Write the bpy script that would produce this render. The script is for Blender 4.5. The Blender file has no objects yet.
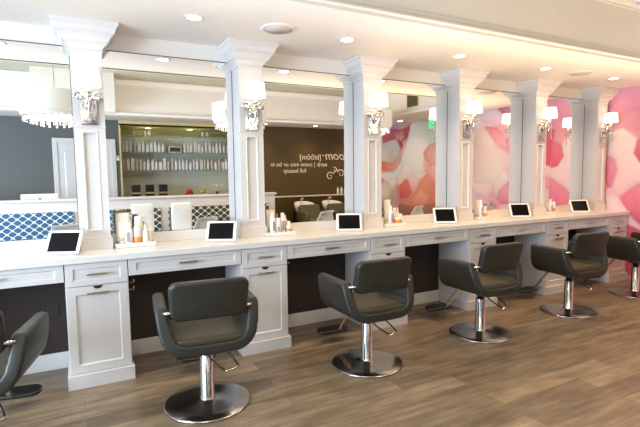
import bpy, bmesh, math, random
from mathutils import Vector, Matrix
random.seed(4)
PI = math.pi
SC = bpy.context.scene
COL = SC.collection

# ------------------------------------------------------------------ camera numbers
CD, CH, YAW, PITCH, ROLL, FPX = 3.941, 1.4332, .4861, -.083, -.0129, 464.3221
FWD = Vector((math.sin(YAW)*math.cos(PITCH), math.cos(YAW)*math.cos(PITCH), math.sin(PITCH)))
RGT0 = Vector((math.cos(YAW), -math.sin(YAW), 0)); UP0 = RGT0.cross(FWD)
RGT = RGT0*math.cos(ROLL) + UP0*math.sin(ROLL)
UPV = -RGT0*math.sin(ROLL) + UP0*math.cos(ROLL)
ORG = Vector((0, -CD, CH))
def ray(px, py): return FWD + RGT*((px-320)/FPX) - UPV*((py-213.5)/FPX)
def ony(px, py, y):
    d = ray(px, py); return ORG + d*((y-ORG.y)/d.y)
def onx(px, py, x):
    d = ray(px, py); return ORG + d*((x-ORG.x)/d.x)

# ------------------------------------------------------------------ materials
def lin(c): return tuple(((v/255)/12.92 if v/255 <= .04045 else ((v/255+.055)/1.055)**2.4) for v in c)
def mat(name, col, rough=.5, metal=0, spec=.5, coat=0, emit=None, es=0, trans=0, noise=None, bump=0, bscale=60):
    m = bpy.data.materials.new(name); m.use_nodes = True
    nt = m.node_tree; b = nt.nodes['Principled BSDF']
    c = (*col, 1)
    b.inputs['Base Color'].default_value = c
    b.inputs['Roughness'].default_value = rough
    b.inputs['Metallic'].default_value = metal
    b.inputs['Specular IOR Level'].default_value = spec
    b.inputs['Coat Weight'].default_value = coat
    b.inputs['Transmission Weight'].default_value = trans
    if emit: 
        b.inputs['Emission Color'].default_value = (*emit, 1); b.inputs['Emission Strength'].default_value = es
    tc = nt.nodes.new('ShaderNodeTexCoord')
    n = nt.nodes.new('ShaderNodeTexNoise'); n.inputs['Scale'].default_value = (noise or (8, .04))[0]
    n.inputs['Detail'].default_value = 3
    nt.links.new(tc.outputs['Object'], n.inputs['Vector'])
    mx = nt.nodes.new('ShaderNodeMix'); mx.data_type = 'RGBA'; mx.blend_type = 'MULTIPLY'
    a = (noise or (8, .04))[1]
    mr = nt.nodes.new('ShaderNodeMapRange'); mr.inputs['To Min'].default_value = 1-a; mr.inputs['To Max'].default_value = 1+a*.3
    nt.links.new(n.outputs['Fac'], mr.inputs['Value'])
    mx.inputs['Factor'].default_value = 1; mx.inputs['A'].default_value = c
    nt.links.new(mr.outputs['Result'], mx.inputs['B']); nt.links.new(mx.outputs['Result'], b.inputs['Base Color'])
    if bump:
        n2 = nt.nodes.new('ShaderNodeTexNoise'); n2.inputs['Scale'].default_value = bscale; n2.inputs['Detail'].default_value = 4
        nt.links.new(tc.outputs['Object'], n2.inputs['Vector'])
        bp = nt.nodes.new('ShaderNodeBump'); bp.inputs['Strength'].default_value = bump; bp.inputs['Distance'].default_value = .004
        nt.links.new(n2.outputs['Fac'], bp.inputs['Height']); nt.links.new(bp.outputs['Normal'], b.inputs['Normal'])
    return m

M = {}
M['paint'] = mat('white_satin_paint', (.71, .69, .69), .38)
M['wall'] = mat('wall_paint', (.82, .79, .76), .6)
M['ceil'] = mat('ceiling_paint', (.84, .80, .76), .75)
M['tray'] = mat('tray_ceiling_shaded', (.44, .42, .33), .8)  # shade inside the raised tray put into the colour
M['quartz'] = mat('white_quartz', (.80, .775, .75), .16, noise=(25, .03))
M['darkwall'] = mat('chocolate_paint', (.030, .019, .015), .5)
M['grey'] = mat('charcoal_grey_paint', (.115, .120, .122), .6)
M['brown'] = mat('bronze_brown_paint', (.085, .053, .012), .45)
M['mirror'] = mat('mirror_silver', (.93, .94, .93), .0, 1, noise=(1, 0))
M['mirroredge'] = mat('mirror_edge', (.09, .09, .08), .3)
M['chrome'] = mat('chrome', (.75, .74, .73), .08, 1, noise=(3, .02))
M['steel'] = mat('polished_steel_disc', (.50, .47, .45), .2, 1, noise=(3, .05))
M['nickel'] = mat('brushed_nickel', (.62, .56, .46), .28, 1)
M['vinyl'] = mat('charcoal_vinyl', (.023, .024, .020), .42, 0, .5, noise=(6, .15), bump=.15, bscale=220)
M['litvinyl'] = mat('charcoal_vinyl_warm_lit', (.050, .043, .024), .5, 0, .5, noise=(6, .15), bump=.15, bscale=220)  # same vinyl as the arms, warm light on the seat put into the colour
M['black'] = mat('black_plastic', (.012, .012, .012), .35)
M['screen'] = mat('black_glass_screen', (.003, .003, .004), .15, spec=.15)
M['white'] = mat('white_plastic', (.86, .85, .84), .35)
M['cream'] = mat('cream_plastic', (.84, .77, .66), .4)
M['tan'] = mat('tan_box_card', (.62, .50, .33), .5)
M['amber'] = mat('amber_plastic', (.80, .30, .04), .25)
M['label'] = mat('grey_print', (.35, .33, .36), .5)
M['gold'] = mat('gold_cap', (.72, .55, .26), .3, .6)
M['nicheback'] = mat('niche_painted_reflection', (.80, .82, .74), .15)  # pale reflection of the back mirror painted as a plain colour
M['goldy'] = mat('niche_cream_paint', (.72, .58, .27), .6)
M['shade'] = mat('lit_white_shade', (.9, .87, .8), .8, emit=(1, .86, .66), es=1.1)
M['drum'] = mat('lit_drum_shade', (.72, .70, .66), .8, emit=(1, .94, .84), es=.22)
M['lamp'] = mat('lamp_lens', (1, 1, 1), .5, emit=(1, .9, .72), es=14)
M['crystal'] = mat('crystal', (.9, .9, .92), .03, 0, .8, noise=(1, 0), trans=.6)
M['bead'] = mat('crystal_bead', (.62, .62, .62), .1, .5)
M['glass'] = mat('shelf_glass', (.45, .75, .6), .05, 0, .5, noise=(1, 0), trans=.7)
M['pane'] = mat('window_glass', (.95, .97, 1), .02, 0, .5, noise=(1, 0), trans=1)
M['porc'] = mat('white_porcelain', (.8, .8, .78), .12)
M['olive'] = mat('olive_vinyl', (.075, .068, .025), .5)
M['whitevinyl'] = mat('white_tufted_vinyl', (.8, .82, .84), .4)
M['green'] = mat('exit_green', (.02, .5, .22), .5, emit=(.02, .8, .35), es=.9)
M['red'] = mat('red_petals', (.7, .05, .05), .5)
M['lime'] = mat('lime_petals', (.55, .6, .06), .5)
M['wood'] = mat('dark_wood', (.06, .035, .02), .4)
M['textwhite'] = mat('white_lettering', (.85, .80, .72), .5)
M['speaker'] = mat('speaker_grille', (.66, .62, .62), .7, bump=.4, bscale=400)
M['slot'] = mat('vent_dark', (.10, .085, .04), .5)

def lattice_mat(name, col):
    m = bpy.data.materials.new(name); m.use_nodes = True; nt = m.node_tree; N = nt.nodes.new; L = nt.links.new
    b = nt.nodes['Principled BSDF']; b.inputs['Roughness'].default_value = .7
    tc = N('ShaderNodeTexCoord'); sp = N('ShaderNodeSeparateXYZ'); L(tc.outputs['Object'], sp.inputs[0])
    def mth(op, a, bb=None):
        n = N('ShaderNodeMath'); n.operation = op
        for i, v in enumerate((a, bb)):
            if v is None: continue
            if isinstance(v, (int, float)): n.inputs[i].default_value = v
            else: L(v, n.inputs[i])
        return n.outputs[0]
    cx = mth('COSINE', mth('MULTIPLY', sp.outputs['X'], 2*PI/.145)); cz = mth('COSINE', mth('MULTIPLY', sp.outputs['Z'], 2*PI/.115))
    s = mth('ADD', cx, cz); w = mth('MULTIPLY', mth('MULTIPLY', mth('SUBTRACT', cx, cz), mth('SUBTRACT', cx, cz)), 0)
    a = mth('ABSOLUTE', mth('ADD', s, w)); g = mth('LESS_THAN', a, .30)
    mx = N('ShaderNodeMix'); mx.data_type = 'RGBA'; L(g, mx.inputs['Factor'])
    mx.inputs['A'].default_value = (*col, 1); mx.inputs['B'].default_value = (.78, .8, .8, 1)
    L(mx.outputs['Result'], b.inputs['Base Color']); return m
M['lattice'] = lattice_mat('blue_lattice_fabric', (.025, .11, .23))
M['latticedark'] = lattice_mat('slate_lattice_fabric', (.05, .055, .045))

def floor_mat():
    m = bpy.data.materials.new('vinyl_plank_floor'); m.use_nodes = True; nt = m.node_tree; N = nt.nodes.new; L = nt.links.new
    b = nt.nodes['Principled BSDF']
    tc = N('ShaderNodeTexCoord')
    br = N('ShaderNodeTexBrick'); br.inputs['Scale'].default_value = 1; br.inputs['Brick Width'].default_value = 1.15
    br.inputs['Row Height'].default_value = .155; br.inputs['Mortar Size'].default_value = .0016; br.offset = .37
    br.inputs['Color1'].default_value = (.0, .0, .0, 1); br.inputs['Color2'].default_value = (1, 1, 1, 1); br.inputs['Mortar'].default_value = (.5, .5, .5, 1)
    br.inputs['Bias'].default_value = 0
    L(tc.outputs['Object'], br.inputs['Vector'])
    mp = N('ShaderNodeMapping'); mp.inputs['Scale'].default_value = (1.0, 8, 1); L(tc.outputs['Object'], mp.inputs['Vector'])
    n = N('ShaderNodeTexNoise'); n.inputs['Scale'].default_value = 2.2; n.inputs['Detail'].default_value = 7; n.inputs['Roughness'].default_value = .62
    L(mp.outputs[0], n.inputs['Vector'])
    mp2 = N('ShaderNodeMapping'); mp2.inputs['Scale'].default_value = (2.5, 6, 1); L(tc.outputs['Object'], mp2.inputs['Vector'])
    n3 = N('ShaderNodeTexNoise'); n3.inputs['Scale'].default_value = 1.3; n3.inputs['Detail'].default_value = 3; L(mp2.outputs[0], n3.inputs['Vector'])
    r = N('ShaderNodeValToRGB'); L(n.outputs['Fac'], r.inputs[0])
    e = r.color_ramp.elements; e[0].position = .34; e[0].color = (.150, .108, .068, 1); e[1].position = .68; e[1].color = (.315, .238, .155, 1)
    mx = N('ShaderNodeMix'); mx.data_type = 'RGBA'; mx.blend_type = 'MULTIPLY'; mx.inputs['Factor'].default_value = 1
    mr = N('ShaderNodeMapRange'); mr.inputs['To Min'].default_value = .66; mr.inputs['To Max'].default_value = 1.15
    L(br.outputs['Color'], mr.inputs['Value']); L(r.outputs['Color'], mx.inputs['A']); L(mr.outputs['Result'], mx.inputs['B'])
    mx3 = N('ShaderNodeMix'); mx3.data_type = 'RGBA'; mx3.blend_type = 'MULTIPLY'; mx3.inputs['Factor'].default_value = 1
    mr3 = N('ShaderNodeMapRange'); mr3.inputs['From Min'].default_value = .3; mr3.inputs['From Max'].default_value = .7; mr3.inputs['To Min'].default_value = .78; mr3.inputs['To Max'].default_value = 1.15
    L(n3.outputs['Fac'], mr3.inputs['Value']); L(mx.outputs['Result'], mx3.inputs['A']); L(mr3.outputs['Result'], mx3.inputs['B'])
    mx2 = N('ShaderNodeMix'); mx2.data_type = 'RGBA'; L(br.outputs['Fac'], mx2.inputs['Factor'])
    L(mx3.outputs['Result'], mx2.inputs['A']); mx2.inputs['B'].default_value = (.12, .09, .07, 1)
    L(mx2.outputs['Result'], b.inputs['Base Color'])
    b.inputs['Roughness'].default_value = .36
    bp = N('ShaderNodeBump'); bp.inputs['Strength'].default_value = .12; bp.inputs['Distance'].default_value = .003
    L(n.outputs['Fac'], bp.inputs['Height']); L(bp.outputs['Normal'], b.inputs['Normal'])
    return m
M['floor'] = floor_mat()

# ------------------------------------------------------------------ mesh helpers
class MB:
    def __init__(s): s.bm = bmesh.new()
    def face(s, vs):
        try: return s.bm.faces.new(vs)
        except ValueError: return None
    def box(s, x0, x1, y0, y1, z0, z1, bev=0, mx=None):
        vs = [s.bm.verts.new((x, y, z)) for x in (x0, x1) for y in (y0, y1) for z in (z0, z1)]
        F = [(0, 1, 3, 2), (4, 6, 7, 5), (0, 4, 5, 1), (2, 3, 7, 6), (0, 2, 6, 4), (1, 5, 7, 3)]
        fs = [s.bm.faces.new([vs[i] for i in f]) for f in F]
        geo = set(vs)
        if bev:
            es = {e for f in fs for e in f.edges}
            r = bmesh.ops.bevel(s.bm, geom=list(es), offset=bev, segments=2, profile=.5, affect='EDGES')
            geo = {v for v in r['verts']}
            for f in r['faces']: geo |= set(f.verts)
        if mx is not None:
            for v in geo: v.co = mx @ v.co
        return s
    def rings(s, rings, cap0=True, cap1=True, closed=True, mx=None, smooth=True):
        R = [[s.bm.verts.new(mx @ Vector(p) if mx is not None else p) for p in r] for r in rings]
        n = len(R[0])
        for a, b in zip(R, R[1:]):
            for i in range(n if closed else n-1):
                j = (i+1) % n
                f = s.face((a[i], a[j], b[j], b[i]))
                if f: f.smooth = smooth
        if cap0: s.face(R[0][::-1])
        if cap1: s.face(R[-1])
        return s
    def lathe(s, prof, c=(0, 0, 0), n=32, mx=None, smooth=True, caps=True):
        rg = [[(c[0]+r*math.cos(2*PI*i/n), c[1]+r*math.sin(2*PI*i/n), c[2]+z) for i in range(n)] for r, z in prof]
        return s.rings(rg, caps, caps, True, mx, smooth)
    def tube(s, pts, r, n=10, closed=False):
        pts = [Vector(p) for p in pts]; rg = []; prev = None
        for i, p in enumerate(pts):
            if closed: t = pts[(i+1) % len(pts)]-pts[i-1]
            else: t = pts[min(i+1, len(pts)-1)]-pts[max(i-1, 0)]
            t.normalize()
            u = prev if prev is not None else (Vector((0, 0, 1)) if abs(t.z) < .9 else Vector((1, 0, 0)))
            u = (u - t*u.dot(t)).normalized(); prev = u; w = t.cross(u)
            rr = r[i] if isinstance(r, (list, tuple)) else r
            rg.append([p+(u*math.cos(2*PI*k/n)+w*math.sin(2*PI*k/n))*rr for k in range(n)])
        if closed: rg.append([v.copy() for v in rg[0]])
        return s.rings(rg, not closed, not closed)
    def slab(s, hx, hz, t, R, edge, f=None, mx=None, n=8, dome=0):
        """rounded-rectangle cushion in the XZ plane, thickness t along Y, rounded rim"""
        def ring(inset, y, k=1.0):
            a, b, r = hx-inset, hz-inset, max(R-inset, .002); out = []
            for cx, cz, a0 in ((a-r, b-r, 0), (-a+r, b-r, PI/2), (-a+r, -b+r, PI), (a-r, -b+r, 1.5*PI)):
                for i in range(n+1):
                    q = a0+PI/2*i/n; out.append(Vector(((cx+r*math.cos(q))*k, y, (cz+r*math.sin(q))*k)))
            return out
        rg = []
        for k in (.03, .3, .6, .85): rg.append(ring(edge, -t/2-dome*(1-k*k), k))
        for i in range(5):
            q = PI/2*i/4; rg.append(ring(edge*(1-math.sin(q)), -t/2+edge*(1-math.cos(q))*1.0))
        for i in range(5):
            q = PI/2*(1-i/4); rg.append(ring(edge*(1-math.sin(q)), t/2-edge*(1-math.cos(q))*1.0))
        for k in (.85, .6, .3, .03): rg.append(ring(edge, t/2+dome*(1-k*k), k))
        if f: rg = [[f(p) for p in r] for r in rg]
        return s.rings(rg, mx=mx)
    def build(s, name, m, parent=None, loc=None):
        bmesh.ops.recalc_face_normals(s.bm, faces=s.bm.faces)
        me = bpy.data.meshes.new(name); s.bm.to_mesh(me); s.bm.free()
        if m: me.materials.append(m)
        o = bpy.data.objects.new(name, me); COL.objects.link(o)
        if parent is not None: o.parent = parent
        if loc: o.location = loc
        return o

def tag(o, label=None, cat=None, group=None, kind=None):
    if label: o['label'] = label
    if cat: o['category'] = cat
    if group: o['group'] = group
    if kind: o['kind'] = kind
    return o
def empty(name, loc=(0, 0, 0), rz=0, label=None, cat=None, group=None):
    o = bpy.data.objects.new(name, None); COL.objects.link(o); o.location = loc; o.rotation_euler.z = rz
    o.empty_display_size = .1
    return tag(o, label, cat, group)
def copy_tree(o, parent=None):
    c = o.copy(); COL.objects.link(c)
    if parent is not None: c.parent = parent
    for ch in [x for x in COL.objects if x.parent == o]: copy_tree(ch, c)
    return c
def struct(o, label=None): o['kind'] = 'structure'; 
def sbox(name, m, *b, bev=0):
    o = MB().box(*b, bev=bev).build(name, m); o['kind'] = 'structure'; return o

# ------------------------------------------------------------------ layout numbers
P = 1.2223
X0, CW = -.0856, .394          # cabinets
XC, WC, YF = .0203, .204, -.189   # columns
ZCEIL, ZTRAY, ZM, ZMB = 2.52, 3.12, 2.389, .9925
XL, XR, YB = -3.3, 6.43, -5.8
YS, YS2, XT = -1.22, -4.9, 5.4

# ------------------------------------------------------------------ room shell
sbox('floor', M['floor'], XL-.1, XR+.1, YB-1.1, .1, -.1, 0)
# ceiling: lowered border around a raised tray
c = MB()
c.box(XL-.1, XR+.1, YS, .1, ZCEIL, ZTRAY+.1)
c.box(XL-.1, XR+.1, YB, YS2, ZCEIL, ZTRAY+.1)
c.box(XT, XR+.1, YS2, YS, ZCEIL, ZTRAY+.1)
c.box(XL-.1, -2.7, YS2, YS, ZCEIL, ZTRAY+.1)
c.box(-.50, .66, YS2, -4.4, ZCEIL, ZTRAY+.1)
o = c.build('ceiling', M['ceil']); o['kind'] = 'structure'
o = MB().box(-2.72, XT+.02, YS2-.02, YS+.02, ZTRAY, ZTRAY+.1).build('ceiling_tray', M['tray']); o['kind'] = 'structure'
# crown mouldings of the tray
def run_moulding(name, pts, m):   # pts: profile (off, z) swept along X or Y edges of tray, inward
    mb = MB()
    x0, x1, y0, y1 = -2.7, XT, YS2, YS
    rg = []
    for off, z in pts:
        rg.append([(x0+off, y0+off, z), (x1-off, y0+off, z), (x1-off, y1-off, z), (x0+off, y1-off, z)])
    mb.rings(rg, False, False, smooth=False)
    o = mb.build(name, m); o['kind'] = 'structure'
run_moulding('trim_1', [(.0, ZCEIL-.012), (.018, ZCEIL-.012), (.018, ZCEIL+.012), (.034, ZCEIL+.02), (.034, ZCEIL+.03), (.012, ZCEIL+.06), (.012, ZCEIL+.075), (0, ZCEIL+.08)], M['ceil'])
run_moulding('trim_2', [(.0, ZTRAY-.11), (.012, ZTRAY-.11), (.014, ZTRAY-.09), (.03, ZTRAY-.075), (.06, ZTRAY-.035), (.07, ZTRAY-.03), (.07, ZTRAY-.004), (.0, ZTRAY-.004)], M['ceil'])
# walls
sbox('wall_front', M['wall'], XL-.1, XR+.1, 0, .1, .86, ZCEIL)
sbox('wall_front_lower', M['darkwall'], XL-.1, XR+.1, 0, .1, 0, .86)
# left wall with a big shop window
wl = MB()
wl.box(XL-.1, XL, YB, 0, 0, .5); wl.box(XL-.1, XL, YB, 0, 2.4, ZCEIL); wl.box(XL-.1, XL, YB, -4.4, .5, 2.4); wl.box(XL-.1, XL, -.6, 0, .5, 2.4)
o = wl.build('wall_left', M['wall']); o['kind'] = 'structure'
wf = MB()
for a in ((XL-.08, XL-.02, -4.4, -.6, .5, .56), (XL-.08, XL-.02, -4.4, -.6, 2.34, 2.4), (XL-.08, XL-.02, -4.4, -4.34, .5, 2.4), (XL-.08, XL-.02, -.66, -.6, .5, 2.4), (XL-.08, XL-.02, -2.53, -2.47, .5, 2.4)): wf.box(*a)
win = wf.build('window_1', M['paint']); win['kind'] = 'structure'
MB().box(XL-.055, XL-.045, -4.34, -.66, .56, 2.34).build('pane', M['pane'], win)
# back wall: grey | display niche | brown
NX0, NX1, NZ0, NZ1, NY = .84, 3.32, .9, 2.43, -6.6
sbox('wall_back_grey', M['grey'], XL-.1, NX0-.03, YB-.1, YB, 0, ZCEIL)
sbox('wall_back_brown', M['brown'], NX1+.03, XR+.1, YB-.1, YB, 0, ZCEIL)
nb = MB()
nb.box(NX0-.03, NX1+.03, YB-.02, YB, NZ1, ZCEIL); nb.box(NX0-.03, NX0, NY, YB, NZ0, NZ1+.02); nb.box(NX1, NX1+.03, NY, YB, NZ0, NZ1+.02)
nb.box(NX0-.03, NX1+.03, NY, YB, NZ1, NZ1+.03); nb.box(NX0-.03, NX1+.03, NY-.03, NY, 0, NZ1+.03); nb.box(NX0-.03, NX1+.03, NY, YB, 0, NZ0)
o = nb.build('wall_niche', M['goldy']); o['kind'] = 'structure'
for i, (a, b) in enumerate(((-3.3, -.33), (.74, .81), (3.35, XR))):
    o = MB().box(a, b, YB, YB+.018, 0, .13, bev=.004).build('baseboard_back', M['paint']); o['kind'] = 'structure'
# baseboard along the mirror wall's knee spaces
for i in range(-2, 6):
    a = X0+i*P+CW; b = X0+(i+1)*P
    if i == -2: a = XL
    o = MB().box(a+.002, b-.002, -.018, 0, 0, .125, bev=.004).build('baseboard_front', M['paint']); o['kind'] = 'structure'

# ------------------------------------------------------------------ mural on the right wall
def refl(px, py):
    p = onx(px, py, XR); return (-p.y, p.z)
def real(px, py):
    p = onx(px, py, XR); return (p.y, p.z)
S = []
def s_(f, px, py, c): S.append((*f(px, py), lin(c)))
for a in [(610, 100, (212, 150, 178)), (618, 96, (222, 160, 190)), (636, 92, (222, 150, 185)), (618, 108, (228, 140, 160)), (634, 106, (232, 120, 150)),
          (612, 122, (240, 160, 165)), (628, 122, (240, 140, 150)), (638, 124, (225, 110, 135)), (616, 138, (246, 205, 205)), (630, 136, (244, 175, 180)),
          (609, 150, (240, 180, 185)), (614, 165, (236, 120, 150)), (616, 176, (232, 100, 140)), (609, 185, (245, 195, 205)), (628, 150, (250, 225, 222)),
          (628, 172, (250, 218, 220)), (618, 190, (246, 205, 212)), (612, 205, (248, 210, 215)), (636, 156, (220, 70, 105)), (640, 172, (248, 200, 205)),
          (626, 200, (232, 92, 130)), (636, 210, (226, 70, 115)), (632, 222, (222, 60, 110)), (640, 190, (240, 130, 155)), (626, 225, (250, 215, 215)), (636, 248, (190, 25, 60)), (640, 235, (225, 90, 120))]: s_(real, *a)
for a in [(555, 100, (200, 145, 170)), (552, 112, (214, 130, 155)), (562, 118, (212, 120, 150)), (555, 130, (220, 95, 125)), (553, 148, (222, 55, 85)), (562, 145, (214, 70, 100)), (551, 160, (228, 90, 120)),
          (562, 162, (245, 215, 212)), (550, 172, (240, 190, 195)), (550, 182, (232, 140, 160)), (560, 178, (246, 220, 215)), (560, 192, (230, 120, 145)), (550, 198, (245, 205, 205)),
          (484, 114, (205, 195, 215)), (478, 122, (215, 200, 210)), (495, 112, (195, 175, 205)), (504, 110, (150, 50, 105)), (490, 124, (228, 185, 190)), (503, 124, (215, 150, 165)), (485, 134, (225, 195, 195)),
          (497, 136, (215, 120, 140)), (505, 142, (222, 130, 150)), (482, 150, (238, 215, 205)), (495, 155, (235, 195, 190)), (505, 160, (240, 200, 195)), (480, 172, (235, 205, 200)), (495, 175, (240, 215, 210)),
          (504, 186, (225, 120, 145)), (500, 196, (228, 140, 158)), (485, 188, (238, 200, 200)), (482, 202, (225, 170, 175)), (492, 208, (215, 100, 130)), (507, 205, (240, 190, 195)),
          (388, 128, (150, 110, 165)), (396, 126, (165, 140, 175)), (404, 128, (205, 150, 150)), (390, 137, (190, 35, 80)), (400, 135, (215, 175, 150)), (409, 134, (210, 45, 80)), (412, 124, (200, 50, 90)),
          (386, 150, (222, 212, 200)), (393, 155, (226, 220, 206)), (399, 144, (215, 60, 70)), (405, 148, (228, 175, 170)), (420, 130, (222, 218, 222)), (428, 125, (214, 212, 220)), (415, 145, (228, 224, 216)),
          (409, 158, (228, 222, 210)), (424, 142, (224, 216, 210)), (434, 150, (228, 190, 180)), (427, 158, (225, 150, 135)), (432, 166, (220, 110, 90)), (397, 162, (222, 70, 55)), (390, 168, (222, 110, 90)), (386, 166, (225, 150, 140)),
          (404, 172, (230, 222, 208)), (392, 178, (226, 215, 200)), (383, 176, (210, 80, 90)), (418, 168, (228, 205, 195)), (424, 174, (226, 180, 165)), (410, 183, (230, 205, 195)), (404, 188, (222, 70, 55)),
          (400, 195, (205, 60, 45)), (409, 192, (214, 90, 70)), (413, 186, (232, 195, 185)), (421, 180, (215, 75, 55)), (430, 184, (200, 80, 55)), (434, 178, (230, 170, 155)), (420, 196, (220, 130, 100)), (412, 202, (205, 100, 70)),
          (428, 198, (195, 95, 60)), (434, 204, (170, 90, 50)), (404, 206, (150, 80, 50)), (392, 196, (170, 130, 90)), (386, 190, (220, 205, 180))]: s_(refl, *a)
def hsh(i, j): 
    v = math.sin(i*127.1+j*311.7)*43758.5453; return v-math.floor(v)
def vn(x, y):
    i, j = math.floor(x), math.floor(y); u, v = x-i, y-j; u = u*u*(3-2*u); v = v*v*(3-2*v)
    return (hsh(i, j)*(1-u)+hsh(i+1, j)*u)*(1-v)+(hsh(i, j+1)*(1-u)+hsh(i+1, j+1)*u)*v
PET = []
def pet(f, pts, c, c2=None, d=(0, 1)):
    PET.append(([f(*p) for p in pts], lin(c), lin(c2) if c2 else None, d))
R_, L_ = refl, real
pet(R_, [(383,134),(390,129),(400,130),(409,126),(411,133),(406,139),(400,144),(397,140),(388,141),(383,144)], (178,30,75), (222,90,110), (1, -.4))
pet(R_, [(394,134),(402,130),(404,137),(400,143),(396,139)], (218,170,140), (205,110,100))
pet(R_, [(381,146),(388,142),(396,140),(399,147),(400,155),(397,161),(390,163),(381,162)], (232,226,212), (214,190,180), (0, -1))
pet(R_, [(398,139),(402,144),(402,150),(399,146)], (190,35,60))
pet(R_, [(381,162),(390,164),(396,160),(400,153),(403,158),(398,167),(391,172),(381,171)], (222,90,72), (236,175,160), (-1, .3))
pet(R_, [(402,168),(407,160),(418,166),(424,174),(418,182),(413,177),(406,184),(399,186),(396,178)], (236,220,208), (226,190,180), (0, -1))
pet(R_, [(411,124),(420,120),(440,118),(440,144),(428,149),(423,160),(424,171),(415,176),(408,166),(404,162),(398,176),(388,182),(381,178),(381,173),(394,172),(401,163),(404,150),(408,138)], (234,229,222), (214,206,200), (-.6, -1))
pet(R_, [(423,152),(430,144),(440,142),(440,162),(430,163),(425,160)], (236,190,174), (222,130,112), (1, 0))
pet(R_, [(399,186),(405,179),(411,181),(413,190),(407,198),(400,200)], (206,52,40), (228,110,85), (0, 1))
pet(R_, [(408,180),(414,175),(420,181),(416,188),(412,192)], (238,205,196), (222,150,140), (0, -1))
pet(R_, [(416,189),(424,176),(430,170),(440,182),(440,208),(425,214),(405,214),(402,202),(411,194)], (200,82,55), (224,140,105), (.3, 1))
pet(R_, [(412,198),(421,189),(429,197),(426,206),(410,208)], (226,155,125), (208,105,75), (0, -1))
pet(R_, [(425,170),(432,163),(440,166),(440,180),(431,182)], (236,192,180), (225,140,125), (1, -1))
pet(R_, [(399,205),(412,206),(440,203),(440,220),(399,220)], (120,62,38), (160,95,55), (0, 1))
pet(R_, [(476,117),(490,108),(500,112),(508,119),(498,126),(484,123)], (206,194,214), (222,184,196), (0, -1))
pet(R_, [(497,109),(506,104),(511,112),(511,120),(503,114)], (150,55,112), (190,110,150), (-1, 0))
pet(R_, [(474,128),(484,127),(492,140),(500,156),(503,176),(492,183),(474,182)], (240,222,212), (226,190,184), (1, 0))
pet(R_, [(483,126),(496,127),(505,137),(511,154),(500,147),(490,136)], (216,118,140), (232,170,178), (0, -1))
pet(R_, [(492,181),(504,168),(511,178),(500,188),(494,199)], (244,226,220), (232,190,190), (0, -1))
pet(R_, [(497,190),(503,184),(511,188),(511,203),(500,204),(495,198)], (222,112,140), (238,168,182), (0, 1))
pet(R_, [(482,203),(495,205),(494,214),(482,214)], (212,105,130))
pet(R_, [(544,96),(570,92),(570,126),(556,132),(544,126)], (206,140,166), (216,120,146), (0, -1))
pet(R_, [(544,126),(556,132),(570,126),(570,156),(560,158),(550,166),(544,164)], (216,70,95), (206,48,78), (0, -1))
pet(R_, [(549,168),(557,163),(562,156),(570,153),(570,194),(561,184),(553,176)], (246,224,216), (236,190,192), (-1, -.4))
pet(R_, [(544,175),(555,180),(563,189),(570,194),(570,208),(558,198),(548,189),(544,188)], (226,105,138), (240,160,176), (0, 1))
pet(R_, [(544,189),(556,198),(566,210),(544,212)], (246,216,214), (236,190,190))
pet(L_, [(604,88),(650,80),(650,104),(630,112),(616,106),(604,112)], (208,150,184), (224,140,168), (.3, -1))
pet(L_, [(604,112),(616,106),(630,112),(650,104),(650,142),(634,138),(622,128),(604,132)], (234,140,160), (240,172,176), (-1, -.5))
pet(L_, [(604,132),(622,127),(632,134),(641,142),(634,152),(650,158),(650,182),(636,182),(620,196),(611,190),(618,170),(616,158),(607,152)], (250,232,228), (244,200,206), (0, -1))
pet(L_, [(607,154),(613,157),(619,168),(613,186),(608,188),(605,170)], (232,112,146), (244,160,180), (1, .4))
pet(L_, [(636,140),(650,134),(650,166),(640,164),(633,152)], (214,55,96), (232,110,135), (0, 1))
pet(L_, [(604,190),(618,198),(630,216),(650,240),(650,250),(626,246),(604,222)], (250,222,226), (244,196,208), (1, -1))
pet(L_, [(620,197.7),(633,187),(650,176),(650,236),(632,220)], (240,140,166), (222,62,112), (.2, -1))
pet(L_, [(625,224),(636,230),(650,240),(650,275),(622,275),(622,232)], (188,25,66), (222,80,120), (0, 1))
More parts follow.
